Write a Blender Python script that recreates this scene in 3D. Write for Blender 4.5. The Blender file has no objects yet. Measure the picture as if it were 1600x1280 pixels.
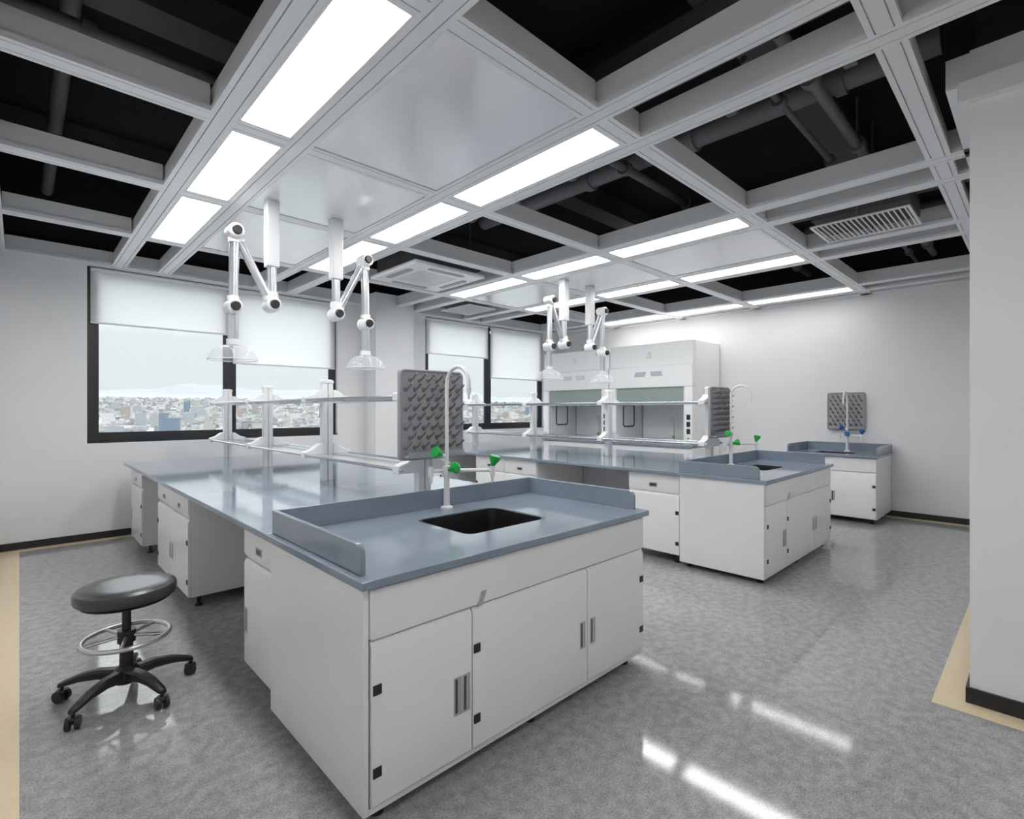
import bpy, bmesh, math, random
from mathutils import Vector, Matrix
random.seed(7)
C = bpy.context.scene.collection
PI = math.pi
R = math.radians
# ------------------------------------------------------------------ materials
def mat(name, col, rough=.5, metal=0, spec=.5, emit=None, es=0):
    m = bpy.data.materials.new(name); m.use_nodes = True
    b = m.node_tree.nodes['Principled BSDF']
    b.inputs['Base Color'].default_value = (*col, 1)
    b.inputs['Roughness'].default_value = rough
    b.inputs['Metallic'].default_value = metal
    b.inputs['Specular IOR Level'].default_value = spec
    if emit:
        b.inputs['Emission Color'].default_value = (*emit, 1)
        b.inputs['Emission Strength'].default_value = es
    return m
def noisy(m, c1, c2, scale, detail=4, lo=.35, hi=.65, stretch=(1,1,1)):
    nt = m.node_tree; b = nt.nodes['Principled BSDF']
    tc = nt.nodes.new('ShaderNodeTexCoord'); mp = nt.nodes.new('ShaderNodeMapping')
    mp.inputs['Scale'].default_value = stretch
    n = nt.nodes.new('ShaderNodeTexNoise'); n.inputs['Scale'].default_value = scale; n.inputs['Detail'].default_value = detail
    r = nt.nodes.new('ShaderNodeValToRGB'); r.color_ramp.elements[0].position = lo; r.color_ramp.elements[1].position = hi
    r.color_ramp.elements[0].color = (*c1, 1); r.color_ramp.elements[1].color = (*c2, 1)
    nt.links.new(tc.outputs['Object'], mp.inputs[0]); nt.links.new(mp.outputs[0], n.inputs['Vector'])
    nt.links.new(n.outputs['Fac'], r.inputs[0]); nt.links.new(r.outputs[0], b.inputs['Base Color'])
    return r
def clear(name, col, trans, rough=.05, diffuse=0.0):
    m = bpy.data.materials.new(name); m.use_nodes = True; nt = m.node_tree
    b = nt.nodes['Principled BSDF']; b.inputs['Base Color'].default_value = (*col, 1); b.inputs['Roughness'].default_value = rough
    t = nt.nodes.new('ShaderNodeBsdfTransparent'); t.inputs[0].default_value = (*[min(1, .6+.4*c/max(col)) for c in col], 1)
    mx = nt.nodes.new('ShaderNodeMixShader'); mx.inputs[0].default_value = trans
    nt.links.new(b.outputs[0], mx.inputs[1]); nt.links.new(t.outputs[0], mx.inputs[2])
    nt.links.new(mx.outputs[0], nt.nodes['Material Output'].inputs[0])
    return m
M = {}
M['wall'] = mat('wall_paint', (.83,.83,.835), .7, 0, .3); noisy(M['wall'], (.83,.83,.835), (.845,.845,.85), 3)
M['black'] = mat('black_plastic', (.018,.018,.02), .4)
M['slot'] = mat('grip_slot_dark', (.07,.07,.075), .4)
M['plenum'] = mat('plenum_black', (.026,.026,.028), .9, 0, .1)
M['duct'] = mat('duct_dark', (.10,.10,.103), .6)
M['duct2'] = mat('duct_grey', (.16,.16,.17), .5)
M['bar'] = mat('grid_aluminium', (.82,.825,.835), .33, 0, .5)
M['panel'] = mat('ceiling_panel_metal', (.88,.885,.895), .17, .3, .6); noisy(M['panel'], (.87,.875,.885), (.89,.895,.905), 2)
M['light'] = mat('light_diffuser', (1,1,1), .5, 0, .5, (1,.998,.992), 15.0)
M['light_dim'] = mat('light_diffuser_dim', (1,1,1), .5, 0, .5, (1,.998,.992), 6.5)
M['light_added_fill'] = mat('light_diffuser_added_fill', (1,1,1), .5, 0, .5, (1,.998,.992), 26)  # glow of the added fill lamp out of view behind the camera
M['white'] = mat('cabinet_white', (.86,.86,.862), .24); noisy(M['white'], (.85,.85,.852), (.87,.87,.872), 2)
M['hoodw'] = mat('fume_hood_white', (.93,.93,.93), .35)
M['seamgrey'] = mat('cabinet_body_grey', (.60,.60,.62), .4)
M['top'] = mat('worktop_blue_grey', (.24,.29,.35), .08, 0, .65); noisy(M['top'], (.225,.272,.33), (.26,.308,.37), 1.6, 5, .3, .7, (.5,2.5,1))
M['plastic'] = mat('white_plastic', (.84,.84,.84), .3)
M['column'] = mat('column_plastic', (.74,.74,.745), .3)
M['alu'] = mat('aluminium', (.62,.63,.65), .28, .8)
M['rail'] = mat('rail_steel', (.50,.51,.53), .2, .9)
M['chrome'] = mat('chrome', (.75,.75,.77), .12, 1)
M['grey'] = mat('grey_plastic', (.36,.36,.37), .45)
M['peg'] = mat('peg_grey', (.22,.22,.23), .35)
M['green'] = mat('green_knob', (.01,.40,.06), .3)
M['blue'] = mat('blue_knob', (.02,.12,.42), .35)
M['leather'] = mat('dark_leather', (.045,.046,.05), .25); noisy(M['leather'], (.04,.041,.045), (.05,.051,.055), 60)
M['frame'] = mat('window_frame_dark', (.022,.023,.026), .4)
M['cream'] = mat('cream_floor_border', (.76,.62,.42), .3); noisy(M['cream'], (.74,.60,.405), (.78,.64,.435), 30)
M['sink'] = mat('sink_black', (.015,.015,.017), .35)
M['glass'] = clear('window_glass', (.9,.95,.95), .96, .02)
M['shelf'] = clear('shelf_glass', (.72,.76,.77), .62, .06)
M['bell'] = clear('clear_plastic_bell', (.85,.86,.87), .84, .1)
M['sash'] = clear('sash_glass', (.52,.60,.57), .58, .08)
# floor
m = mat('floor_vinyl', (.3,.3,.3), .07, 0, .42); M['floor'] = m
nt = m.node_tree; b = nt.nodes['Principled BSDF']
r1 = noisy(m, (.325,.323,.325), (.43,.427,.43), 20, 12, .37, .63)
n2 = nt.nodes.new('ShaderNodeTexNoise'); n2.inputs['Scale'].default_value = 130; n2.inputs['Detail'].default_value = 4
r2 = nt.nodes.new('ShaderNodeValToRGB'); r2.color_ramp.elements[0].position = .36; r2.color_ramp.elements[1].position = .58
r2.color_ramp.elements[0].color = (.70,.70,.70,1); r2.color_ramp.elements[1].color = (1.06,1.06,1.06,1)
tc = nt.nodes.new('ShaderNodeTexCoord'); nt.links.new(tc.outputs['Object'], n2.inputs['Vector']); nt.links.new(n2.outputs['Fac'], r2.inputs[0])
mx = nt.nodes.new('ShaderNodeMixRGB'); mx.blend_type = 'MULTIPLY'; mx.inputs[0].default_value = 1
nt.links.new(r1.outputs[0], mx.inputs[1]); nt.links.new(r2.outputs[0], mx.inputs[2]); nt.links.new(mx.outputs[0], b.inputs['Base Color'])
# blind fabric
m = bpy.data.materials.new('blind_fabric'); m.use_nodes = True; nt = m.node_tree; M['blind'] = m
nt.nodes.remove(nt.nodes['Principled BSDF'])
d = nt.nodes.new('ShaderNodeBsdfDiffuse'); d.inputs[0].default_value = (.90,.90,.90,1)
t = nt.nodes.new('ShaderNodeBsdfTranslucent'); t.inputs[0].default_value = (.96,.965,.97,1)
x = nt.nodes.new('ShaderNodeMixShader'); x.inputs[0].default_value = .65
nt.links.new(d.outputs[0], x.inputs[1]); nt.links.new(t.outputs[0], x.inputs[2]); nt.links.new(x.outputs[0], nt.nodes['Material Output'].inputs[0])
# city
cityc = [(.44,.42,.40),(.34,.36,.39),(.52,.52,.52),(.34,.29,.27),(.16,.21,.28),(.42,.40,.38)]
M['city'] = []
for i, c in enumerate(cityc):
    m = mat('city_facade', c, .8, 0, .2); nt = m.node_tree; b = nt.nodes['Principled BSDF']
    br = nt.nodes.new('ShaderNodeTexBrick'); br.inputs['Scale'].default_value = .25
    br.inputs['Color1'].default_value = (*[k*.6 for k in c], 1); br.inputs['Color2'].default_value = (*[k*.75 for k in c], 1); br.inputs['Mortar'].default_value = (*c, 1)
    br.inputs['Mortar Size'].default_value = .05; br.offset = 0
    tc = nt.nodes.new('ShaderNodeTexCoord'); mp = nt.nodes.new('ShaderNodeMapping'); mp.inputs['Rotation'].default_value = (PI/2,0,0)
    nt.links.new(tc.outputs['Object'], mp.inputs[0]); nt.links.new(mp.outputs[0], br.inputs['Vector']); nt.links.new(br.outputs[0], b.inputs['Base Color'])
    M['city'].append(m)
M['roofs'] = mat('rooftops', (.4,.4,.4), .9, 0, .1)
rr = noisy(M['roofs'], (.22,.225,.23), (.46,.455,.45), .012, 6, .42, .58)
M['ground'] = mat('city_ground', (.3,.3,.3), .9, 0, .1); noisy(M['ground'], (.20,.23,.22), (.36,.36,.36), .01, 8, .4, .6)
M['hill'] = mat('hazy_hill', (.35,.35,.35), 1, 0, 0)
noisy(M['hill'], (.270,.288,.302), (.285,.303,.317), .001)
# ------------------------------------------------------------------ mesh builder
def rrect(x0, x1, y0, y1, r, n=5):
    p = []
    for cx, cy, a in ((x1-r, y1-r, 0), (x0+r, y1-r, PI/2), (x0+r, y0+r, PI), (x1-r, y0+r, 1.5*PI)):
        for k in range(n+1):
            t = a + PI/2*k/n; p.append((cx+r*math.cos(t), cy+r*math.sin(t)))
    return p
class MB:
    def __init__(s): s.bm = bmesh.new()
    def box(s, x0, x1, y0, y1, z0, z1):
        v = [s.bm.verts.new(p) for p in ((x0,y0,z0),(x1,y0,z0),(x1,y1,z0),(x0,y1,z0),(x0,y0,z1),(x1,y0,z1),(x1,y1,z1),(x0,y1,z1))]
        for f in ((0,3,2,1),(4,5,6,7),(0,1,5,4),(1,2,6,5),(2,3,7,6),(3,0,4,7)): s.bm.faces.new([v[i] for i in f])
        return s
    def prism(s, poly, axis, a0, a1):
        def P(u, v, a): return (a,u,v) if axis == 'x' else ((u,a,v) if axis == 'y' else (u,v,a))
        A = [s.bm.verts.new(P(u,v,a0)) for u, v in poly]; B = [s.bm.verts.new(P(u,v,a1)) for u, v in poly]
        n = len(poly); s.bm.faces.new(A); s.bm.faces.new(B[::-1])
        for i in range(n): s.bm.faces.new((A[i], A[(i+1)%n], B[(i+1)%n], B[i]))
        return s
    def tube(s, pts, r, n=12, closed=False, caps=True):
        pts = [Vector(p) for p in pts]; rings = []; N = len(pts)
        rs = r if isinstance(r, (list, tuple)) else [r]*N
        up = None
        for i, p in enumerate(pts):
            if closed: t = pts[(i+1)%N]-pts[i-1]
            else: t = pts[min(i+1,N-1)]-pts[max(i-1,0)]
            t.normalize()
            if up is None: up = Vector((0,0,1)) if abs(t.z) < .9 else Vector((1,0,0))
            a = up - t*up.dot(t); a.normalize(); b = t.cross(a); up = a
            rings.append([s.bm.verts.new(p + rs[i]*(a*math.cos(2*PI*k/n)+b*math.sin(2*PI*k/n))) for k in range(n)])
        for i in range(N if closed else N-1):
            A, B = rings[i], rings[(i+1)%N]
            for k in range(n): s.bm.faces.new((A[k], A[(k+1)%n], B[(k+1)%n], B[k]))
        if not closed and caps: s.bm.faces.new(rings[0][::-1]); s.bm.faces.new(rings[-1])
        return s
    def cyl(s, p0, p1, r0, r1=None, n=20): return s.tube([p0, p1], [r0, r0 if r1 is None else r1], n)
    def lathe(s, prof, c=(0,0,0), n=32):
        rings = []
        for r, z in prof:
            rings.append([s.bm.verts.new((c[0]+max(r,1e-4)*math.cos(2*PI*k/n), c[1]+max(r,1e-4)*math.sin(2*PI*k/n), c[2]+z)) for k in range(n)])
        for A, B in zip(rings, rings[1:]):
            for k in range(n): s.bm.faces.new((A[k], A[(k+1)%n], B[(k+1)%n], B[k]))
        return s
    def slab_hole(s, x0, x1, y0, y1, hx0, hx1, hy0, hy1, r, z0, z1, n=5):
        inner = rrect(hx0, hx1, hy0, hy1, r, n); cs = [(x1,y1),(x0,y1),(x0,y0),(x1,y0)]
        L = {}
        for z in (z0, z1):
            I = [s.bm.verts.new((*p, z)) for p in inner]; O = [s.bm.verts.new((*p, z)) for p in cs]; L[z] = (I, O)
            for i in range(4):
                a = i*(n+1)
                for k in range(n): s.bm.faces.new((O[i], I[a+k], I[a+k+1]))
                s.bm.faces.new((O[i], I[a+n], I[(a+n+1) % len(I)], O[(i+1)%4]))
        I0, O0 = L[z0]; I1, O1 = L[z1]
        for k in range(len(I0)): s.bm.faces.new((I0[k], I0[(k+1)%len(I0)], I1[(k+1)%len(I0)], I1[k]))
        for k in range(4): s.bm.faces.new((O0[k], O0[(k+1)%4], O1[(k+1)%4], O1[k]))
        return s
    def build(s, name, m, parent=None, bevel=0, smooth=True, seg=2):
        bmesh.ops.recalc_face_normals(s.bm, faces=s.bm.faces)
        me = bpy.data.meshes.new(name); s.bm.to_mesh(me); s.bm.free()
        if smooth: me.shade_smooth(); me.set_sharp_from_angle(angle=R(35))
        me.materials.append(m); o = bpy.data.objects.new(name, me); C.objects.link(o)
        if parent: o.parent = parent
        if bevel:
            b = o.modifiers.new('Bevel', 'BEVEL'); b.width = bevel; b.segments = seg; b.limit_method = 'ANGLE'; b.angle_limit = R(50); b.harden_normals = False
        return o
def thing(name, label, cat, loc=(0,0,0), rz=0, group=None):
    o = bpy.data.objects.new(name, None); C.objects.link(o); o.empty_display_size = .1
    o.location = loc; o.rotation_euler = (0,0,rz); o['label'] = label; o['category'] = cat
    if group: o['group'] = group
    return o
def tag(o, label, cat, group=None):
    o['label'] = label; o['category'] = cat
    if group: o['group'] = group
    return o
def struct(o, label=None):
    o['kind'] = 'structure'
    if label: o['label'] = label
    return o
# ------------------------------------------------------------------ room shell
XL, XR, YB, YF = -.2, 8.4, 7.2, -2.0
CX, CY = 3.32, .25
H = 3.0; HT = 3.16
struct(MB().box(XL-.3, XR+.3, YF-.3, YB+.3, -.2, 0).build('floor', M['floor'], smooth=False))
struct(MB().box(XL-.3, XR+.3, YF-.3, YB+.3, 4.0, 4.1).build('ceiling', M['plenum'], smooth=False))
struct(MB().box(XL-.2, XL, YF, YB, 0, HT).build('wall_left', M['wall'], smooth=False))
struct(MB().box(XR, XR+.2, CY, YB, 0, HT).build('wall_right', M['wall'], smooth=False))
struct(MB().box(XL-.2, CX, YF-.2, YF, 0, HT).build('wall_front', M['wall'], smooth=False))
struct(MB().box(CX, XR+.2, YF-.2, CY, 0, HT).build('wall_corner', M['wall'], smooth=False))
wins = [(.53, 3.37, 1.95), (4.91, 7.85, 6.36)]
WZ0, WZ1 = 1.05, 2.99
w = MB()
xs = [XL-.2, .53, 3.37, 4.91, 7.85, XR+.2]
for a, b_ in ((0,1),(2,3),(4,5)): w.box(xs[a], xs[b_], YB, YB+.25, 0, HT)
for a, b_ in ((1,2),(3,4)):
    w.box(xs[a], xs[b_], YB, YB+.25, 0, WZ0); w.box(xs[a], xs[b_], YB, YB+.25, WZ1, HT)
struct(w.build('wall_back', M['wall'], smooth=False))
struct(MB().box(3.8, 4.45, 6.85, YB, 0, HT).build('wall_column', M['wall'], smooth=False))
p = MB().box(XL-.2, XL, YF, YB, HT, 4).box(XR, XR+.2, YF, YB, HT, 4).box(XL-.2, XR+.2, YB, YB+.2, HT, 4).box(XL-.2, XR+.2, YF-.2, YF, HT, 4).box(CX, XR, YF, CY-.02, HT, 4)
struct(p.build('wall_upper', M['plenum'], smooth=False))
# floor border
for i, (a, b_, c, d) in enumerate(((XL, 0, YF, YB), (0, XR, YB-.14, YB), (XR-.14, XR, CY+.13, YB-.14), (CX-.13, XR, CY, CY+.13), (CX-.13, CX, YF, CY))):
    struct(MB().box(a, b_, c, d, -.01, .0015).build('trim_%d' % (i+1), M['cream'], smooth=False))
bt, bh = .014, .075
struct(MB().box(XL, XL+bt, YF, YB, 0, bh).build('baseboard_left', M['black']))
struct(MB().box(XL+bt, 3.8, YB-bt, YB, 0, bh).box(4.45, XR-bt, YB-bt, YB, 0, bh).box(3.8-bt, 4.45+bt, 6.85-bt, 6.85, 0, bh).build('baseboard_back', M['black']))
struct(MB().box(XR-bt, XR, CY, YB-bt, 0, bh).build('baseboard_right', M['black']))
struct(MB().box(CX-bt, CX, YF, CY+bt, 0, bh).box(CX, XR-bt, CY, CY+bt, 0, bh).build('baseboard_corner', M['black']))
# windows
for i, (a, b_, mid) in enumerate(wins):
    fw = .075; y0, y1 = YB+.06, YB+.14
    root = bpy.data.objects.new('window_%d' % (i+1), None); C.objects.link(root); root['kind'] = 'structure'; root.location = (mid, y0, WZ0)
    mm = MB(); X = lambda v: v-mid
    mm.box(X(a), X(a)+fw, 0, .08, 0, WZ1-WZ0).box(X(b_)-fw, X(b_), 0, .08, 0, WZ1-WZ0)
    mm.box(X(a)+fw, X(b_)-fw, 0, .08, 0, .09).box(X(a)+fw, X(b_)-fw, 0, .08, WZ1-WZ0-fw, WZ1-WZ0)
    mm.build('window_frame', M['frame'], root, .004)
    MB().box(-.045, .045, 0, .08, .09, WZ1-WZ0-fw).build('mullion', M['frame'], root, .004)
    for (p0, p1) in ((X(a)+fw, -.045), (.045, X(b_)-fw)):
        MB().box(p0, p1, .035, .045, .09, WZ1-WZ0-fw).build('pane', M['glass'], root, smooth=False)
        MB().box(p0, p1, .005, .03, .09, .115).box(p0, p0+.03, .005, .03, .115, 1.8).box(p1-.03, p1, .005, .03, .115, 1.8).build('sash_frame', M['frame'], root)
    MB().box(X(a), X(b_), -.055, 0, -.001, .012).build('window_sill', M['frame'], root)
bl = [(.56, 1.92, 2.365, 'white roller blind half down on the leftmost window bay'),
      (1.98, 3.34, 2.007, 'longer white roller blind on the left window, right of its mullion'),
      (4.94, 6.33, 2.365, 'white roller blind just right of the wall column, half down'),
      (6.39, 7.82, 2.007, 'longer white roller blind nearest the fume hoods')]
for a, b_, z, l in bl:
    t = thing('roller_blind', l, 'blind', ((a+b_)/2, YB+.025, z), 0, 'roller blinds in the windows'); hw = (b_-a)/2
    MB().box(-hw, hw, .001, .0015, .02, 2.95-z).build('blind_fabric', M['blind'], t, smooth=False)
    MB().cyl((-hw, .002, .01), (hw, .002, .01), .011, n=10).build('bottom_bar', M['plastic'], t)
    MB().cyl((-hw, .002, 2.96-z), (hw, .002, 2.96-z), .02, n=12).build('roller_tube', M['plastic'], t)
# ------------------------------------------------------------------ ceiling grid
def prof(w, h=.15):
    g, dp = .006, .012
    q = w/4.
    return [(0,H),(q-g,H),(q-g,H+dp),(q,H+dp),(q,H),(w-q,H),(w-q,H+dp),(w-q+g,H+dp),(w-q+g,H),(w,H),(w,H+.03),(w-.015,H+.03),(w-.015,H+h),(.015,H+h),(.015,H+.03),(0,H+.03)]
ybars = [(.73,.86),(1.15,1.28),(2.18,2.31),(2.60,2.73),(4.14,4.27),(4.55,4.68),(5.61,5.74),(6.03,6.16),(7.61,7.74),(8.02,8.15)]
tn = 6
for a, b_ in [(XL, XL+.1)]+ybars:
    y0 = YF if a < CX else CY
    struct(MB().prism([(a+u, z) for u, z in prof(b_-a)], 'y', y0, YB-.12 if a > 0 else YB).build('trim_%d' % tn, M['bar'])); tn += 1
xbars = [(5.70,5.83),(4.30,4.43),(3.055,3.185),(1.62,1.75),(.40,.52),(-.9,-.77),(YB-.12,YB)]
for c, d in xbars:
    mb = MB(); edges = [XL+.1]
    bars = ybars if c > 0 else [q for q in ybars if q[1] < CX]
    if c > 7: segs = [(XL+.1, XR)]
    else:
        segs = []; cur = XL+.1
        for a, b_ in bars: segs.append((cur, a)); cur = b_
        segs.append((cur, XR if c > 0 else CX))
    for a, b_ in segs: mb.prism([(c+u, z) for u, z in prof(d-c)], 'x', a, b_)
    struct(mb.build('trim_%d' % tn, M['bar'])); tn += 1
struct(MB().box(CX, XR, CY, CY+.09, H, H+.15).build('trim_%d' % tn, M['bar'])); tn += 1
struct(MB().box(XR-.1, XR, CY+.09, YB-.12, H, H+.12).build('trim_%d' % tn, M['bar'])); tn += 1
struct(MB().prism([(CX-.05,YF),(CX,YF),(CX,CY),(XR,CY),(XR,CY+.04),(CX-.05,CY+.04)], 'z', 2.90, 2.998).build('trim_%d' % tn, M['wall'], smooth=False)); tn += 1
for y_ in (-1.2, 1.3, 3.75, 6.2):
    x1_ = XR if y_ > CY else CX
    struct(MB().box(XL, x1_, y_-.13, y_+.13, 3.78, 4.0).build('trim_%d' % tn, M['duct'], smooth=False)); tn += 1
ycell = [(1.75,3.055),(3.185,4.30),(4.43,5.70)]
ypos = ['nearest the camera', 'middle', 'nearest the windows']
for (a, b_), where in (((1.28,2.18),'front'), ((4.68,5.61),'rear')):
    for (c, d), pn in zip(ycell, ypos):
        t = MB().box(a+.004, b_-.004, c+.004, d-.004, H+.006, H+.02).build('ceiling_panel', M['panel'], bevel=.003)
        tag(t, 'flat pale metal ceiling panel above the %s island, %s of three' % (where, pn), 'ceiling panel', 'metal ceiling panels')
rows = [((.86,1.15),"front island's left edge"), ((2.31,2.60),"front island's right edge"), ((4.27,4.55),"rear island's left edge"),
        ((5.74,6.03),"rear island's right edge"), ((7.74,8.02),'aisle before the fume hoods')]
def clight(a, b_, c, d, l, lm='light'):
    t = thing('ceiling_light', l, 'ceiling light', ((a+b_)/2, (c+d)/2, H), 0, 'long rectangular ceiling lights'); hx, hy = (b_-a)/2-.002, (d-c)/2-.002
    MB().box(-hx, -hx+.012, -hy, hy, .002, .05).box(hx-.012, hx, -hy, hy, .002, .05).box(-hx+.012, hx-.012, -hy, -hy+.012, .002, .05).box(-hx+.012, hx-.012, hy-.012, hy, .002, .05).box(-hx, hx, -hy, hy, .05, .06).build('light_frame', M['plastic'], t)
    MB().box(-hx+.013, hx-.013, -hy+.013, hy-.013, .01, .02).build('diffuser', M[lm], t, smooth=False)
for (a, b_), rl in rows:
    for (c, d), pn in zip(ycell, ypos):
        clight(a, b_, c, d, 'long ceiling light over the %s, %s' % (rl, pn), 'light_dim' if a > 7 else 'light')
clight(.86, 1.15, -.77, .40, 'added unseen ceiling light behind the camera, brightening the island fronts', 'light_added_fill')  # unseen fill lamp, added to brighten the sides facing the camera
# plenum ducts
def duct(pts, r, l, m='duct', cat='duct', name='air_duct', rings=0):
    o = thing(name, l, cat, pts[0]); q = [Vector(p)-Vector(pts[0]) for p in pts]
    MB().tube(q, r, 16).build('pipe_body', M[m], o)
    for k in range(rings):
        a = q[0].lerp(q[-1], (k+.5)/rings); dv = (q[-1]-q[0]).normalized()
        MB().cyl(a-dv*.03, a+dv*.03, r+.02, n=16).build('flange', M[m], o)
duct([(3.75,.4,3.52),(3.75,4.35,3.52)], .085, 'round grey air duct above the open ceiling between the two islands', 'duct2', rings=4)
duct([(6.9,.4,3.55),(6.9,6.9,3.55)], .09, 'round air duct above the open ceiling right of the rear island', 'duct2', rings=4)
duct([(.2,-1.5,3.6),(.2,6.9,3.6)], .045, 'dark pipe above the open ceiling at the left wall', cat='pipe', name='ceiling_pipe', rings=3)
duct([(-.1,2.35,3.37),(8.2,2.35,3.37)], .035, 'thin dark pipe crossing above the grid near the sink ends', cat='pipe', name='ceiling_pipe', rings=8)
duct([(2.8,.95,3.36),(8.2,.95,3.36)], .035, 'thin grey pipe crossing above the grid near the corner wall', 'duct2', cat='pipe', name='ceiling_pipe', rings=5)
duct([(2.8,1.12,3.30),(8.2,1.12,3.30)], .02, 'slimmest conduit crossing above the grid near the corner wall', 'duct', cat='pipe', name='ceiling_pipe', rings=5)
duct([(-.1,5.1,3.42),(2.8,5.1,3.42)], .05, 'thin dark pipe crossing above the grid toward the ceiling air conditioner', cat='pipe', name='ceiling_pipe', rings=3)
duct([(6.2,4.9,3.36),(8.2,4.9,3.36)], .05, 'short dark pipe above the grid beside the fume hoods', cat='pipe', name='ceiling_pipe', rings=2)
duct([(3.2,.4,3.3),(3.2,4.2,3.3)], .025, 'slim grey conduit running above the grid between the islands', 'duct2', cat='pipe', name='ceiling_pipe', rings=6)
duct([(-.1,3.45,3.4),(2.8,3.45,3.4)], .03, 'thin dark pipe crossing above the grid at the extraction arms', 'duct', cat='pipe', name='ceiling_pipe', rings=4)
t = MB().box(2.85, 3.2, .3, 4.35, 3.60, 3.77).build('cable_tray', M['duct2']); tag(t, 'dark rectangular cable tray under the slab between the islands', 'cable tray')
t = MB().box(6.3, 6.55, .4, 6.8, 3.60, 3.77).build('cable_tray', M['duct']); tag(t, 'dark rectangular cable tray under the slab near the far wall', 'cable tray')
# vents
def vent(x0, x1, y0, y1, l):
    t = thing('ceiling_vent', l, 'air vent', ((x0+x1)/2, (y0+y1)/2, H), 0, 'slatted ceiling vents'); hx, hy = (x1-x0)/2, (y1-y0)/2
    MB().box(-hx, -hx+.02, -hy, hy, -.002, .012).box(hx-.02, hx, -hy, hy, -.002, .012).box(-hx+.02, hx-.02, -hy, -hy+.02, -.002, .012).box(-hx+.02, hx-.02, hy-.02, hy, -.002, .012).build('vent_frame', M['plastic'], t, .002)
    n = 18; mb = MB()
    for k in range(n):
        yy = -hy+.02+(2*hy-.04)*(k+.5)/n; mb.prism([(yy-.009, .0),(yy+.002,-.002),(yy+.009,.012),(yy-.002,.012)], 'x', -hx+.02, hx-.02)
    mb.build('slats', M['column'], t)
    MB().box(-hx+.01, hx-.01, -hy+.01, hy-.01, .06, .2).build('vent_box', M['duct'], t)
    for sx in (-1, 1):
        MB().cyl((sx*hx*.98, 0, .01), (sx*hx*.98, 0, 1.0), .008, n=8).build('hanger_rod', M['duct2'], t)
vent(4.97, 5.53, .72, 1.42, 'slatted white ceiling vent nearest the right corner wall')
vent(4.87, 5.43, 6.0, 6.7, 'slatted white ceiling vent nearest the right-hand window')
# air conditioner
t = thing('air_conditioner', 'white square four-way cassette air conditioner in the open ceiling grid', 'air conditioner', (3.45,5.02,H))
MB().slab_hole(-.48,.48,-.48,.48,-.25,.25,-.25,.25,.03,-.05,0).build('face_panel', M['plastic'], t, .015)
mb = MB()
for k in range(12): yy = -.24+.48*(k+.5)/12; mb.box(-.245,.245, yy-.011, yy+.011, -.045, -.03)
for k in range(3): xx = -.16+.16*k; mb.box(xx-.006, xx+.006, -.245, .245, -.046, -.03)
mb.build('intake_grille', M['plastic'], t)
MB().box(-.25,.25,-.25,.25,-.02,0).build('filter', M['grey'], t)
for k in range(4):
    a = k*PI/2; o = MB().prism(rrect(-.24,.24,-.41,-.34,.02,3),'z',-.056,-.0505).build('louver', M['grey'], t); o.rotation_euler.z = a
MB().box(-.42,.42,-.42,.42,0,.27).build('unit_body', M['duct'], t, .01)
for sx in (-1,1):
    for sy in (-1,1): MB().cyl((sx*.4,sy*.3,.27),(sx*.4,sy*.3,1.0),.008,n=8).build('hanger_rod', M['duct2'], t)
# ------------------------------------------------------------------ furniture parts
def plate_handle(parent, x, z, wd, h, y=0):
    mb = MB(); hx0, hx1, hz0, hz1 = x-wd/2, x+wd/2, z-h/2, z+h/2; e = min(wd, h)*.17
    mb.box(hx0, hx0+e, y-.003, y, hz0, hz1).box(hx1-e, hx1, y-.003, y, hz0, hz1).box(hx0+e, hx1-e, y-.003, y, hz0, hz0+e).box(hx0+e, hx1-e, y-.003, y, hz1-e, hz1)
    mb.build('handle', M['alu'], parent, .001)
    if wd < h: MB().box(hx0+e, hx0+e+(wd-2*e)*.5, y-.001, y+.0, hz0+e, hz1-e).build('grip_recess', M['slot'], parent); MB().box(hx0+e+(wd-2*e)*.5, hx1-e, y-.001, y+.0, hz0+e, hz1-e).build('grip_plate', M['alu'], parent)
    else: MB().box(hx0+e, hx1-e, y-.001, y+.0, hz0+e, hz1-e).build('grip_recess', M['slot'], parent)
def door(root, x0, x1, z0, z1, hs, hinge, dbl=False, y=0):
    g = .0025
    d = MB().prism([(y, z0+.006), (y, z1-.022), (y+.012, z1-.002), (y+.02, z1-.002), (y+.02, z0)], 'x', x0+g, x1-g).build('door', M['white'], root, .003)
    if hs is not None:
        hx = x0+.04 if hs < 0 else x1-.04
        if dbl:
            plate_handle(d, hx-.034, .315, .038, .145, y); plate_handle(d, hx+.008, .315, .038, .145, y)
        else: plate_handle(d, hx, .315, .040, .13, y)
    if hinge is not None:
        hx = x0+.022 if hinge < 0 else x1-.022
        for z in (.19, .47): MB().box(hx-.016, hx+.016, y-.005, y-.0002, z-.017, z+.017).build('hinge', M['black'], d, .001)
    return d
def drawer(root, x0, x1, z0, z1, y=0):
    g = .0025
    d = MB().prism([(y, z0+.025), (y, z1-.002), (y+.02, z1-.002), (y+.02, z0), (y+.012, z0)], 'x', x0+g, x1-g).build('drawer', M['white'], root, .003)
    plate_handle(d, (x0+x1)/2, (z0+z1)/2-.02, .085, .04, y)
def carcass(root, W, D, zb, zt=.8195):
    f = .021
    MB().box(0,.018,f,D,zb,zt).box(W-.018,W,f,D,zb,zt).box(.018,W-.018,f,D,zb,zb+.018).box(.018,W-.018,D-.012,D,zb+.018,zt).box(.018,W-.018,f,f+.03,zt-.02,zt).box(.018,W-.018,f,f+.02,zb+.018,zt-.02).build('body', M['white'], root, .002)
    for x in (.06, W-.06):
        for y in (.08, D-.06):
            MB().lathe([(0,0),(.026,0),(.026,min(.012,zb*.4)),(.012,min(.016,zb*.5)),(.012,zb),(0,zb)], (x,y,0), 14).build('foot', M['black'], root)
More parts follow.
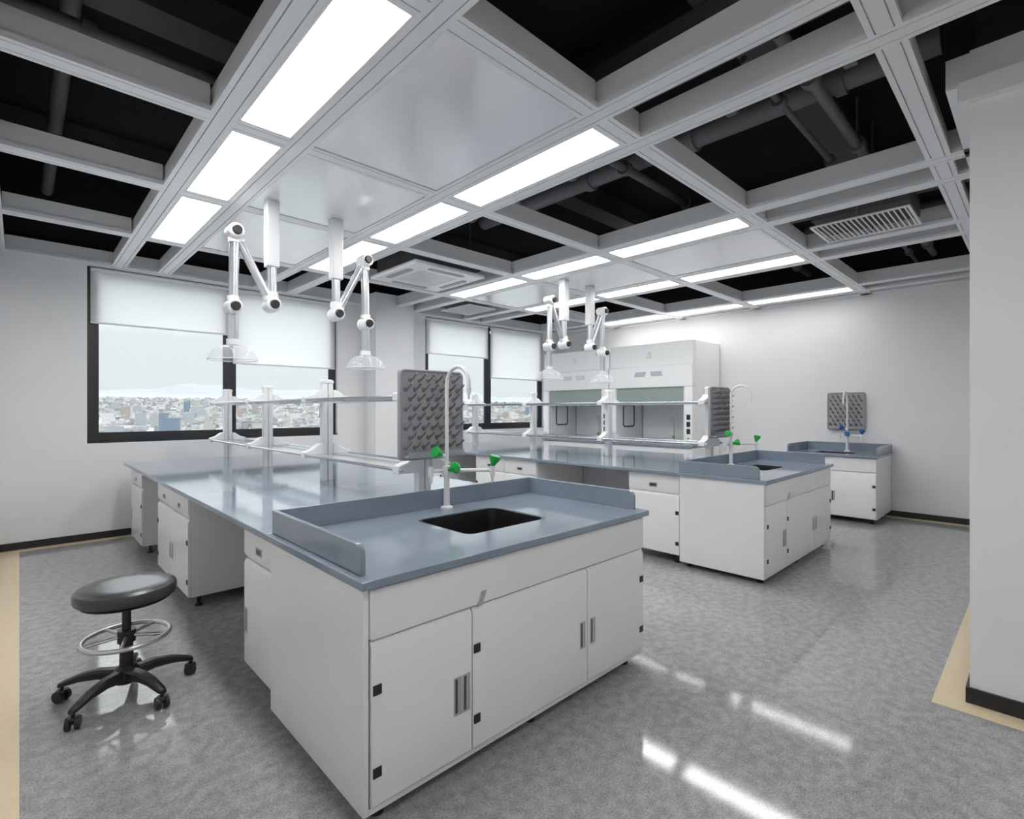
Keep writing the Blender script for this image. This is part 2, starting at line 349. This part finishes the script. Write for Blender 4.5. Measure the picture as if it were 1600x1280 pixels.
def cabinet(name, label, loc, rz, W, D, cols, group, zb=.08, dr=True):
    t = thing(name, label, 'cabinet', loc, rz, group); carcass(t, W, D, zb)
    for x0, x1, hs, hg in cols:
        door(t, x0, x1, zb, .635, hs, hg)
        if dr: drawer(t, x0, x1, .64, .815)
    return t
def pegboard(label, loc, rz, mount=True):
    t = thing('pegboard', label, 'drying rack', loc, rz, 'peg drying racks')
    MB().prism(rrect(-.23,.23,0,.53,.03), 'y', 0, .02).build('board', M['grey'], t, .004)
    MB().tube([(p[0],0,p[1]) for p in rrect(-.222,.222,.008,.522,.03)], .008, 8, True).build('edge_rim', M['grey'], t)
    MB().box(-.2,.2,-.05,-.008,.015,.03).box(-.2,.2,-.055,-.05,.015,.05).build('drip_tray', M['grey'], t, .002)
    if mount: MB().box(-.035,.035,.02,.04,.05,.4).build('mounting_bracket', M['alu'], t)
    first = None
    for r_ in range(8):
        n = 7 if r_ % 2 == 0 else 6
        for k in range(n):
            x = -.186+.062*k+(0 if n == 7 else .031); z = .075+.056*r_
            if first is None:
                first = MB().lathe([(0,-.004),(.017,-.004),(.015,.002),(.010,.006),(0,.006)], n=6)
                for v in first.bm.verts: v.co = Vector((v.co.x, -v.co.z, v.co.y))
                first = first.tube([(0,0,0),(0,-.03,.008),(0,-.066,.034)], [.0075,.0065,.005], 8).build('peg', M['peg'], t); o = first
            else:
                o = first.copy(); C.objects.link(o); o.parent = t
            o.location = (x, -.001, z)
    return t
def tap(label, loc, rz, km, group='gooseneck lab taps'):
    t = thing('lab_tap', label, 'tap', loc, rz, group)
    MB().lathe([(0,0),(.035,0),(.035,.012),(.018,.02),(.0155,.19),(.024,.195),(.024,.245),(.0135,.25),(0,.25)]).build('stem', M['plastic'], t)
    pts = [(0,0,.245),(0,0,.5),(0,0,.71)]+[(0,-.1+.1*math.cos(a), .71+.1*math.sin(a)) for a in [R(15*k) for k in range(1,13)]]+[(0,-.2,.67)]
    MB().tube(pts, .011, 12).build('gooseneck', M['plastic'], t)
    MB().cyl((0,-.2,.69),(0,-.2,.655),.014,.011).cyl((0,-.2,.655),(0,-.2,.625),.007,.006).build('spout', M['plastic'], t)
    for e, nm in (((.2,-.17,.215),'a'), ((-.095,.02,.215),'b')):
        MB().tube([(0,0,.22),(e[0]*.9,e[1]*.9,.22),(e[0],e[1],.212),(e[0],e[1],.17),(e[0],e[1],.15)], [.0105,.0105,.0105,.009,.005], 12).build('side_arm', M['plastic'], t)
        MB().cyl((e[0],e[1],.19),(e[0],e[1],.245),.015).build('valve', M['plastic'], t)
    def knob(p, d):
        p = Vector(p); d = Vector(d).normalized()
        mb = MB().tube([p, p+d*.016, p+d*.045, p+d*.06, p+d*.064], [.013,.017,.034,.033,.022], 8); mb.build('knob', km, t)
    knob((.2,-.17,.243), (.2,-.2,1)); knob((-.03,.01,.31), (-.9,-.2,.35)); knob((0,-.022,.225), (.25,-1,.35))
    MB().cyl((0,0,.30),(-.03,.01,.31),.011).build('valve', M['plastic'], t)
    return t
def island(which, x0, x1, yf, ys, yb, kn):
    W = x1-x0; xc = (x0+x1)/2; sx0, sx1, sy0, sy1 = xc-.27+.05, xc+.27+.05, yf+.26, ys-.22
    t = thing('lab_worktop', 'long blue-grey worktop of the %s island with raised splash rim at its sink end' % which, 'worktop', (x0, yf, .82), 0)
    mb = MB().slab_hole(0, W, 0, ys-yf, sx0-x0, sx1-x0, sy0-yf, sy1-yf, .05, 0, .03)
    mb.box(0, W, ys-yf+.0004, yb-yf, 0, .03)
    mb.build('counter', M['top'], t, .003)
    a = [(.07,.03),(ys-yf,.03),(ys-yf,.135)]+[(.11-.04*math.sin(R(15*k)), .095+.04*math.cos(R(15*k))) for k in range(0,7)]
    MB().prism(a, 'x', .03, .05).build('side_splash', M['top'], t, .002)
    MB().prism(a, 'x', W-.05, W-.03).build('side_splash', M['top'], t, .002)
    MB().box(.05, W-.05, ys-yf-.02, ys-yf, .03, .135).build('back_splash', M['top'], t, .002)
    for (k0, k1), w4 in zip(zip(kn, kn[1:]), ('nearer the sink', 'nearer the windows')):
        o = MB().box(-.01, .01, 0, k1[0]-k0[1]-.02, 0, .8195).build('modesty_panel', M['seamgrey']); o.location = (xc, k0[1]+.01, 0)
        tag(o, "pale upright panel closing the %s island's knee space %s" % (which, w4), 'panel', 'knee space panels')
    s = thing('sink_basin', 'black sink sunk in the %s island worktop' % which, 'sink', (xc+.05, (sy0+sy1)/2, .6), 0, 'black inset sinks')
    hx, hy = .27-.001, (sy1-sy0)/2-.001
    o1 = rrect(-hx,hx,-hy,hy,.05); i1 = rrect(-hx+.012,hx-.012,-hy+.012,hy-.012,.045); i0 = rrect(-hx+.03,hx-.03,-hy+.03,hy-.03,.045); o0 = rrect(-hx+.02,hx-.02,-hy+.02,hy-.02,.05)
    mb = MB(); rg = []
    for pl, z in ((o0,0),(o1,.222),(o1,.246),(i1,.246),(i0,.012)): rg.append([mb.bm.verts.new((*p_, z)) for p_ in pl])
    for A, B in zip(rg, rg[1:]):
        for k in range(len(A)): mb.bm.faces.new((A[k], A[(k+1)%len(A)], B[(k+1)%len(A)], B[k]))
    mb.bm.faces.new(rg[-1]); mb.bm.faces.new(rg[0][::-1])
    mb.build('basin', M['sink'], s)
    MB().lathe([(0,0),(.03,0),(.03,.004),(.02,.006),(0,.003)], (0,0,.012), 20).build('drain', M['chrome'], s)
    # sink cabinet
    cx0, cx1, cy0 = x0+.02, x1-.03, yf+.03; CW = cx1-cx0; zb = .045; zt = .8195
    c = thing('sink_cabinet', 'wide white sink cabinet closing the near end of the %s island' % which, 'cabinet', (cx0, cy0, 0), 0, 'sink cabinets')
    D = ys-.01-cy0
    MB().box(0,.02,0,D,zb,zt).box(CW-.02,CW,0,D,zb,zt).box(.02,CW-.02,.021,D,zb,.063).box(.02,CW-.02,D-.015,D,.063,zt).box(.02,CW-.02,.0,.02,zb,.068).box(.02,CW-.02,.021,.03,.068,zt).build('body', M['white'], c, .002)
    for x in (.08, CW*.5, CW-.1):
        for y in (.06, D-.06): MB().lathe([(0,0),(.028,0),(.028,.012),(.014,.018),(.014,zb),(0,zb)], (x,y,0), 14).build('foot', M['black'], c)
    MB().box(.022, CW-.004, -.012, .0205, .64, .812).build('apron_panel', M['white'], c, .004)
    w_ = CW-.03; d1, d2 = .022+w_*.262, .022+w_*.70
    door(c, .022, d1, .07, .636, 1, -1, True, y=-.012); door(c, d1, d2, .07, .636, 1, -1, y=-.012); door(c, d2, CW-.004, .07, .636, -1, 1, y=-.012)
    MB().prism([(d1+.02,.635),(d1+.045,.69),(d1+.07,.69),(d1+.045,.635)], 'y', -.018, -.0125).build('latch', M['alu'], c)
    nm = ['next to the sink cabinet', 'in the middle', 'nearest the windows']
    for (a0, a1, n), w3 in zip(kn, nm):
        ww = a1-a0
        if n == 1: cl = [(.003, ww-.003, -1, 1)]; cr = [(.003, ww-.003, 1, -1)]
        else: cl = [(.003, ww/2, 1, -1), (ww/2, ww-.003, -1, 1)]; cr = cl
        D2 = W/2-.06
        cabinet('base_cabinet', "white drawer cabinet on the %s island's left side, %s" % (which, w3), (x0+.05, a1, 0), -PI/2, ww, D2, cl, 'island base cabinets')
        cabinet('base_cabinet', "white drawer cabinet on the %s island's right side, %s" % (which, w3), (x1-.05, a0, 0), PI/2, ww, D2, cr, 'island base cabinets')
    return xc
def rack(which, xc, ys, pitch, zt=.81):
    t = thing('reagent_rack', 'two-tier white reagent rack along the middle of the %s island' % which, 'shelf rack', (xc, ys, .85), 0, 'reagent racks')
    ye = pitch*3+.06
    for k in range(4):
        y = k*pitch
        mb = MB()
        for sx in (-1, 1): mb.box(sx*.024-.019, sx*.024+.019, y-.028, y+.028, 0, zt-.03)
        mb.box(-.005,.005,y-.018,y+.018,.0,zt-.03)
        mb.build('post', M['plastic'], t, .003)
        MB().prism([(-.048,zt-.03),(.048,zt-.03),(.048,zt-.01),(.025,zt),(-.025,zt),(-.048,zt-.01)], 'y', y-.033, y+.033).build('post_cap', M['plastic'], t, .004)
        for z in (.215, .645):
            for sg in (-1, 1):
                MB().prism([(sg*.0435,z+.085),(sg*.075,z+.08),(sg*.13,z+.04),(sg*.19,z+.022),(sg*.19,z-.024),(sg*.0435,z-.024)], 'y', y-.036, y+.036).build('bracket', M['plastic'], t, .005)
    for z in (.215, .645):
        for sg in (-1, 1):
            for k in range(3):
                y0, y1 = k*pitch+.037, (k+1)*pitch-.037
                MB().box(min(sg*.02,sg*.162), max(sg*.02,sg*.162), y0, y1, z-.003, z+.003).build('shelf_plate', M['shelf'], t, smooth=False)
            MB().cyl((sg*.178,-.06,z),(sg*.178,ye,z),.010,n=12).build('rail', M['rail'], t)
            MB().cyl((sg*.12,.0,z-.012),(sg*.12,ye-.06,z-.012),.006,n=10).build('inner_rail', M['rail'], t)
island('front', .81, 2.57, 1.55, 2.47, 6.9, [(2.475,2.95,1),(4.2,5.3,2),(6.1,6.75,1)])
rack('front', 1.78, 2.64, 1.36)
pegboard('grey pegboard drying rack at the sink end of the front island', (1.78, 2.535, 1.125), 0)
tap('white gooseneck tap with green knobs beside the front island sink', (1.77, 2.38, .85), 0, M['green'])
island('rear', 4.29, 6.15, 1.53, 2.3, 6.8, [(2.305,2.85,1),(4.1,5.2,2),(5.95,6.6,1)])
rack('rear', 5.23, 2.44, 1.28)
pegboard('grey pegboard drying rack at the sink end of the rear island', (5.24, 2.335, 1.125), 0)
tap('white gooseneck tap with green knobs beside the rear island sink', (5.22, 2.21, .85), 0, M['green'])
# ------------------------------------------------------------------ wall sink unit (front faces -X)
wx, wy0, wy1 = 7.52, 1.4, 2.45
c = thing('base_cabinet', 'small white sink cabinet against the far wall with blue-grey top', 'cabinet', (wx+.03, wy1-.02, 0), -PI/2)
CW = wy1-wy0-.04; carcass(c, CW, .83, .06)
MB().box(.004, CW-.004, 0, .0205, .64, .812).build('apron_panel', M['white'], c, .003)
door(c, .004, CW/2, .06, .636, 1, -1); door(c, CW/2, CW-.004, .06, .636, -1, 1)
t = thing('lab_worktop', 'short blue-grey worktop with splash rim against the far wall', 'worktop', (wx, wy1, .82), -PI/2)
Ww, Wd = wy1-wy0, XR-wx-.005
MB().slab_hole(0, Ww, 0, Wd, Ww/2-.22, Ww/2+.22, .16, .52, .05, 0, .03).build('counter', M['top'], t, .003)
a = [(.05,.03),(Wd,.03),(Wd,.135)]+[(.09-.04*math.sin(R(15*k)), .095+.04*math.cos(R(15*k))) for k in range(0,7)]
MB().prism(a, 'x', 0.01, .03).build('side_splash', M['top'], t, .002); MB().prism(a, 'x', Ww-.03, Ww-.01).build('side_splash', M['top'], t, .002)
MB().box(.03, Ww-.03, Wd-.02, Wd, .03, .135).build('back_splash', M['top'], t, .002)
s = thing('sink_basin', 'black sink sunk in the short worktop against the far wall', 'sink', (wx+.34, (wy0+wy1)/2, .6), -PI/2, 'black inset sinks')
mb = MB(); rg = []
for e, z in ((.02,0),(.002,.2),(.002,.246),(.012,.246),(.03,.012)): rg.append([mb.bm.verts.new((*p_, z)) for p_ in rrect(-.22+e,.22-e,-.18+e,.18-e,.05)])
for A, B in zip(rg, rg[1:]):
    for k in range(len(A)): mb.bm.faces.new((A[k], A[(k+1)%len(A)], B[(k+1)%len(A)], B[k]))
mb.bm.faces.new(rg[-1]); mb.bm.faces.new(rg[0][::-1]); mb.build('basin', M['sink'], s)
MB().lathe([(0,0),(.03,0),(.03,.004),(.02,.006),(0,.003)], (0,0,.012), 20).build('drain', M['chrome'], s)
pegboard('grey pegboard drying rack mounted on the far wall above the small sink', (XR-.041, 1.93, 1.13), -PI/2)
tap('white gooseneck tap with blue knobs at the far wall sink', (8.13, 1.86, .85), -PI/2, M['blue'])
# ------------------------------------------------------------------ fume hoods
def fume_hood(label, y_far, W):
    X0, D, HH = 7.44, .94, 2.5
    t = thing('fume_hood', label, 'fume hood', (X0, y_far, 0), -PI/2, 'fume hoods against the far wall')
    wht = M['hoodw']
    MB().box(0,.02,.022,D,.06,.82).box(W-.02,W,.022,D,.06,.82).box(.02,W-.02,.022,D,.06,.08).box(.02,W-.02,D-.02,D,.08,.82).box(.02,W-.02,.03,.05,.08,.82).build('base_body', wht, t, .002)
    MB().box(.03,W-.03,.07,D-.03,0,.06).build('plinth', M['black'], t)
    for x0, x1, hs, hg in ((.003,W/2,1,-1),(W/2,W-.003,-1,1)):
        door(t, x0, x1, .06, .636, hs, hg)
    MB().box(.003,W-.003,0,.0215,.64,.815).build('apron_panel', M['white'], t, .003)
    MB().box(0,W,-.02,D,.821,.86).build('hood_worktop', M['top'], t, .004)
    MB().box(0,.03,.12,D,.861,HH).box(W-.03,W,.12,D,.861,HH).box(.03,W-.03,D-.03,D,.861,HH).box(.03,W-.03,.12,D-.03,HH-.03,HH).build('shell', wht, t, .002)
    MB().box(.15,W-.15,D-.1,D-.08,.9,2.1).build('baffle', wht, t, .003)
    for s_, (a, b_) in enumerate(((0,.13),(W-.13,W))):
        col = MB().prism([(a,0),(b_,0),(b_,.119),(a,.119)], 'z', .861, 1.78).build('side_column', wht, t, .012)
        for k in range(3):
            z = 1.08+.11*k
            if s_ == 1:
                MB().box(a+.035,b_-.035,-.006,-.0002,z-.04,z+.04).build('socket', M['black'], col, .003)
        MB().box((a+b_)/2-.012,(a+b_)/2+.012,-.012,-.0002,.96,.985).build('valve_button', M['green'], col, .004)
    MB().box(.131,.145,.0,D-.11,.861,1.78).build('liner', wht, t)
    MB().box(W-.145,W-.131,.0,D-.11,.861,1.78).build('liner', wht, t)
    for x, s_ in ((.146,1),(W-.146,-1)):
        MB().tube([(x, .22+u, 1.12+v) for u, v in rrect(0,.34,0,.38,.05)], .012, 8, True).build('side_window_gasket', M['black'], t)
    MB().prism([(0,1.781),(0,2.12),(.03,2.14),(.03,HH),(.119,HH),(.119,1.781)], 'x', 0, W).build('upper_panel', wht, t, .006)
    for cx in (W/2-.15, W/2+.15):
        sg = -1 if cx < W/2 else 1
        MB().prism([(cx-.11,1.96),(cx+.09,1.96),(cx+.11,2.04),(cx-.09,2.04)] if sg < 0 else [(cx-.09,1.96),(cx+.11,1.96),(cx+.09,2.04),(cx-.11,2.04)], 'y', -.004, -.0003).build('display_slot', M['alu'], t)
    MB().prism([(W/2-.045,2.27),(W/2+.045,2.27),(W/2+.02,2.34),(W/2+.01,2.37),(W/2-.01,2.37),(W/2-.02,2.34)], 'y', .0, .0295).build('badge', M['plastic'], t, .003)
    s = MB().box(.146,W-.146,.03,.04,1.52,1.8).build('sash_glass', M['sash'], t, smooth=False)
    MB().box(.146,W-.146,.02,.05,1.49,1.52).build('sash_handle', M['alu'], t, .004)
fume_hood('white fume hood nearest the small far-wall sink, right of the pair', 5.28, 1.54)
fume_hood('white fume hood beside the window, left of the pair', 6.84, 1.54)
for y, l in ((4.35,'small metal tap inside the right fume hood'), (5.9,'small metal tap inside the left fume hood')):
    t = thing('hood_tap', l, 'tap', (8.0, y, .8605), -PI/2, 'small taps inside the fume hoods')
    MB().lathe([(0,0),(.025,0),(.025,.01),(.012,.02),(.012,.12),(0,.12)]).build('stem', M['alu'], t)
    MB().tube([(0,0,.12),(0,0,.38)]+[(0,-.06+.06*math.cos(R(20*k)),.38+.06*math.sin(R(20*k))) for k in range(1,10)]+[(0,-.12,.33)], .008, 10).build('gooseneck', M['alu'], t)
    MB().tube([(0,-.012,.09),(.01,-.05,.1),(.01,-.06,.105)], [.01,.022,.016], 8).build('knob', M['green'], t)
# ------------------------------------------------------------------ exhaust arms
def arm(label, X, Y, s):
    t = thing('extraction_arm', label, 'exhaust arm', (X, Y, H+.005), 0, 'jointed extraction arms on the ceiling')
    MB().box(-.045,.045,-.045,.045,-.5,0).build('ceiling_column', M['column'], t, .006)
    MB().cyl((0,0,-.5),(0,0,-.70),.034).build('swivel_pipe', M['alu'], t)
    MB().lathe([(.0,-.69),(.045,-.69),(.048,-.72),(.042,-.75),(0,-.75)]).build('collar', M['plastic'], t)
    J = [(0,0,-.79),(s*.26,0,-.29),(s*.27,0,-.84)]
    for k, j in enumerate(J):
        y0 = .055
        jj = MB().tube([(j[0],-y0-.012,j[2]),(j[0],-y0,j[2]),(j[0],y0,j[2]),(j[0],y0+.012,j[2])], [.044,.054,.054,.044], 20).build('joint', M['plastic'], t)
        for q in (-1, 1): MB().tube([(j[0],q*(y0+.012),j[2]),(j[0],q*(y0+.035),j[2])], [.035,.029], 12).build('joint_knob', M['black'], jj)
    def seg(a, b_, r, e0=.05, e1=.05):
        a, b_ = Vector(a), Vector(b_); d = (b_-a).normalized()
        MB().cyl(a+d*e0, b_-d*e1, r).build('arm_pipe', M['alu'], t)
        MB().cyl(a+d*(e0-.005), a+d*(e0+.03), r+.008).build('pipe_sleeve', M['plastic'], t)
        MB().cyl(b_-d*(e1+.03), b_-d*(e1-.005), r+.008).build('pipe_sleeve', M['plastic'], t)
    seg(J[0], J[1], .030); seg(J[1], J[2], .033)
    j = J[2]
    MB().cyl((j[0],0,j[2]-.05),(j[0],0,-1.10),.034).build('drop_pipe', M['alu'], t)
    MB().lathe([(.036,-1.075),(.044,-1.075),(.044,-1.115),(.036,-1.115),(.036,-1.075)], (j[0],0,0)).build('hood_collar', M['plastic'], t)
    MB().lathe([(.038,-1.113),(.07,-1.118),(.105,-1.132),(.135,-1.158),(.155,-1.194),(.165,-1.224),(.162,-1.224),(.152,-1.195),(.132,-1.161),(.103,-1.136),(.069,-1.122),(.034,-1.117)], (j[0],0,0), 40).build('bell_hood', M['bell'], t)
    MB().tube([(j[0]+.165*math.cos(2*PI*k/40), .165*math.sin(2*PI*k/40), -1.224) for k in range(40)], .003, 6, True).build('rim', M['plastic'], t)
arm('jointed extraction arm over the front island, leftmost in the room', 1.39, 4.09, -1)
arm('jointed extraction arm over the front island, bending right toward the column', 1.91, 4.11, 1)
arm('jointed extraction arm over the rear island, bending left', 4.80, 4.07, -1)
arm('jointed extraction arm over the rear island, bending right toward the fume hoods', 5.29, 4.05, 1)
# ------------------------------------------------------------------ stool
t = thing('lab_stool', 'round black padded stool on five castors with chrome foot ring', 'stool', (.385, 3.17, 0), R(4))
MB().lathe([(0,.486),(.188,.486),(.203,.490),(.210,.500),(.2105,.532),(.205,.543),(.190,.550),(.12,.553),(0,.554)], n=56).build('seat', M['leather'], t)
MB().lathe([(0,.470),(.18,.470),(.188,.476),(.180,.4855),(0,.4855)], n=40).build('seat_base', M['black'], t)
MB().cyl((0,0,.30),(0,0,.45),.019).cyl((0,0,.44),(0,0,.470),.045).cyl((0,0,.13),(0,0,.31),.030,.027).build('gas_lift', M['black'], t)
MB().cyl((0,0,.265),(0,0,.325),.038).build('ring_clamp', M['black'], t)
MB().tube([(.178*math.cos(2*PI*k/48), .178*math.sin(2*PI*k/48), .29) for k in range(48)], .011, 12, True).build('foot_ring', M['alu'], t)
for k in range(5):
    a = 2*PI*(k+.5)/5; MB().cyl((.036*math.cos(a),.036*math.sin(a),.295),(.17*math.cos(a),.17*math.sin(a),.29),.008,n=8).build('ring_spoke', M['alu'], t)
MB().lathe([(0,.07),(.05,.07),(.06,.09),(.055,.13),(.033,.15),(0,.15)]).build('hub', M['black'], t)
for k in range(5):
    a = 2*PI*k/5; ca, sa = math.cos(a), math.sin(a)
    mb = MB(); rings = []
    for rr_, zc, hw, hh in ((.035,.108,.031,.028),(.12,.117,.026,.023),(.2,.107,.022,.018),(.27,.085,.018,.013),(.29,.078,.014,.010)):
        rings.append([mb.bm.verts.new((rr_*ca-u*hw*sa, rr_*sa+u*hw*ca, zc+v*hh)) for u, v in ((-1,-.6),(-.6,-1),(.6,-1),(1,-.6),(1,.6),(.6,1),(-.6,1),(-1,.6))])
    for A, B in zip(rings, rings[1:]):
        for q in range(8): mb.bm.faces.new((A[q], A[(q+1)%8], B[(q+1)%8], B[q]))
    mb.bm.faces.new(rings[0]); mb.bm.faces.new(rings[-1][::-1])
    lg = mb.build('leg', M['black'], t)
    w = .279; b2 = a+.9*(k%2)-.3
    cx, cy = w*ca, w*sa; dx, dy = -math.sin(b2), math.cos(b2)
    mb = MB().cyl((cx,cy,.05),(cx,cy,.075),.008,n=10)
    for q in (-1, 1): mb.cyl((cx+dx*q*.009,cy+dy*q*.009,.028),(cx+dx*q*.026,cy+dy*q*.026,.028),.028,n=20)
    mb.cyl((cx-dx*.01,cy-dy*.01,.028),(cx+dx*.01,cy+dy*.01,.028),.008,n=10)
    mb.lathe([(.0,.056),(.022,.056),(.026,.048),(.022,.04),(0,.04)], (cx,cy,0), 14)
    mb.build('castor', M['black'], t)
# ------------------------------------------------------------------ city outside
def gz(y): return -75+.036*max(0, y-900)
g = MB(); prev = None
for y in (60, 900, 2000, 4000, 6500, 10000):
    row = [g.bm.verts.new((x_, y, gz(y))) for x_ in (-9000, -3000, 0, 3000, 6000, 14000)]
    if prev:
        for k in range(5): g.bm.faces.new((prev[k], prev[k+1], row[k+1], row[k]))
    prev = row
struct(g.build('ground', M['ground'], smooth=False))
hmb = MB(); top = []; bot = []
for k in range(90):
    x_ = -4000+k*200; hgt = 380+60*math.sin(k*.23)+40*math.sin(k*.61+1)+15*math.sin(k*1.7)
    bot.append(hmb.bm.verts.new((x_, 9700, 180))); top.append(hmb.bm.verts.new((x_, 10600, hgt)))
for k in range(89): hmb.bm.faces.new((bot[k], bot[k+1], top[k+1], top[k]))
o = hmb.build('distant_hills', M['hill'], smooth=False); struct(o)
protos = []; spots = []
for i in range(6):
    w_, d_, h_ = random.uniform(9,15), random.uniform(8,12), (24, 34, 28, 38, 50, 30)[i]
    t = thing('office_building', 'pale distant city block seen small through the windows', 'building', (0,0,0), 0, 'distant city blocks')
    MB().box(-w_,w_,-d_,d_,-8,h_).build('tower', M['city'][i], t, smooth=False)
    MB().box(-w_,w_,-d_,d_,h_+.01,h_+1.5).box(-w_*.4,w_*.3,-d_*.4,d_*.5,h_+1.5,h_+6).build('roof', M['roofs'], t, smooth=False)
    protos.append(t)
k = 0
while k < 130:
    y = 1050+3000*random.random()**1.1; x_ = y*random.uniform(.04, 1.15); p = protos[k % 6]
    if any((x_-a)**2+(y-b_)**2 < 70**2 for a, b_ in spots): continue
    spots.append((x_, y))
    if k < 6: t = p
    else:
        t = p.copy(); C.objects.link(t)
        for ch in p.children:
            c2 = ch.copy(); C.objects.link(c2); c2.parent = t
    t.location = (x_, y, gz(y)); t.rotation_euler.z = random.uniform(-.5,.5); k += 1
st = MB()
for k in range(9000):
    y = 850+5200*random.random()**1.2; x_ = y*random.uniform(-.02, 1.35)
    if any(abs(x_-a) < 42 and abs(y-b_) < 42 for a, b_ in spots): continue
    w_, d_, h_ = random.uniform(4,14), random.uniform(5,12), random.uniform(4,18); z = gz(y)
    st.box(x_-w_, x_+w_, y-d_, y+d_, z-6, z+h_)
o = st.build('city_rooftops', M['roofs'], smooth=False); tag(o, 'pale carpet of low distant rooftops outside the windows', 'city'); o['kind'] = 'stuff'
# ------------------------------------------------------------------ world
wd = bpy.data.worlds.new('World'); bpy.context.scene.world = wd; wd.use_nodes = True; nt = wd.node_tree
bg = nt.nodes['Background']; tc = nt.nodes.new('ShaderNodeTexCoord'); sp = nt.nodes.new('ShaderNodeSeparateXYZ'); rp = nt.nodes.new('ShaderNodeValToRGB')
rp.color_ramp.elements[0].position = 0; rp.color_ramp.elements[0].color = (.82,.85,.87,1)
rp.color_ramp.elements[1].position = .42; rp.color_ramp.elements[1].color = (3.6,3.63,3.66,1)
e = rp.color_ramp.elements.new(.12); e.color = (.86,.89,.91,1)
nt.links.new(tc.outputs['Generated'], sp.inputs[0]); nt.links.new(sp.outputs['Z'], rp.inputs[0]); nt.links.new(rp.outputs[0], bg.inputs[0]); bg.inputs[1].default_value = 1.0
# ------------------------------------------------------------------ camera
cd = bpy.data.cameras.new('Camera'); cam = bpy.data.objects.new('Camera', cd); C.objects.link(cam)
cam.location = (0,0,1.42); cam.rotation_euler = (PI/2, 0, R(-43.9)); cd.sensor_width = 36; cd.lens = 18; cd.clip_start = .02; cd.clip_end = 30000
bpy.context.scene.camera = cam
bpy.context.scene.view_settings.view_transform = 'Standard'
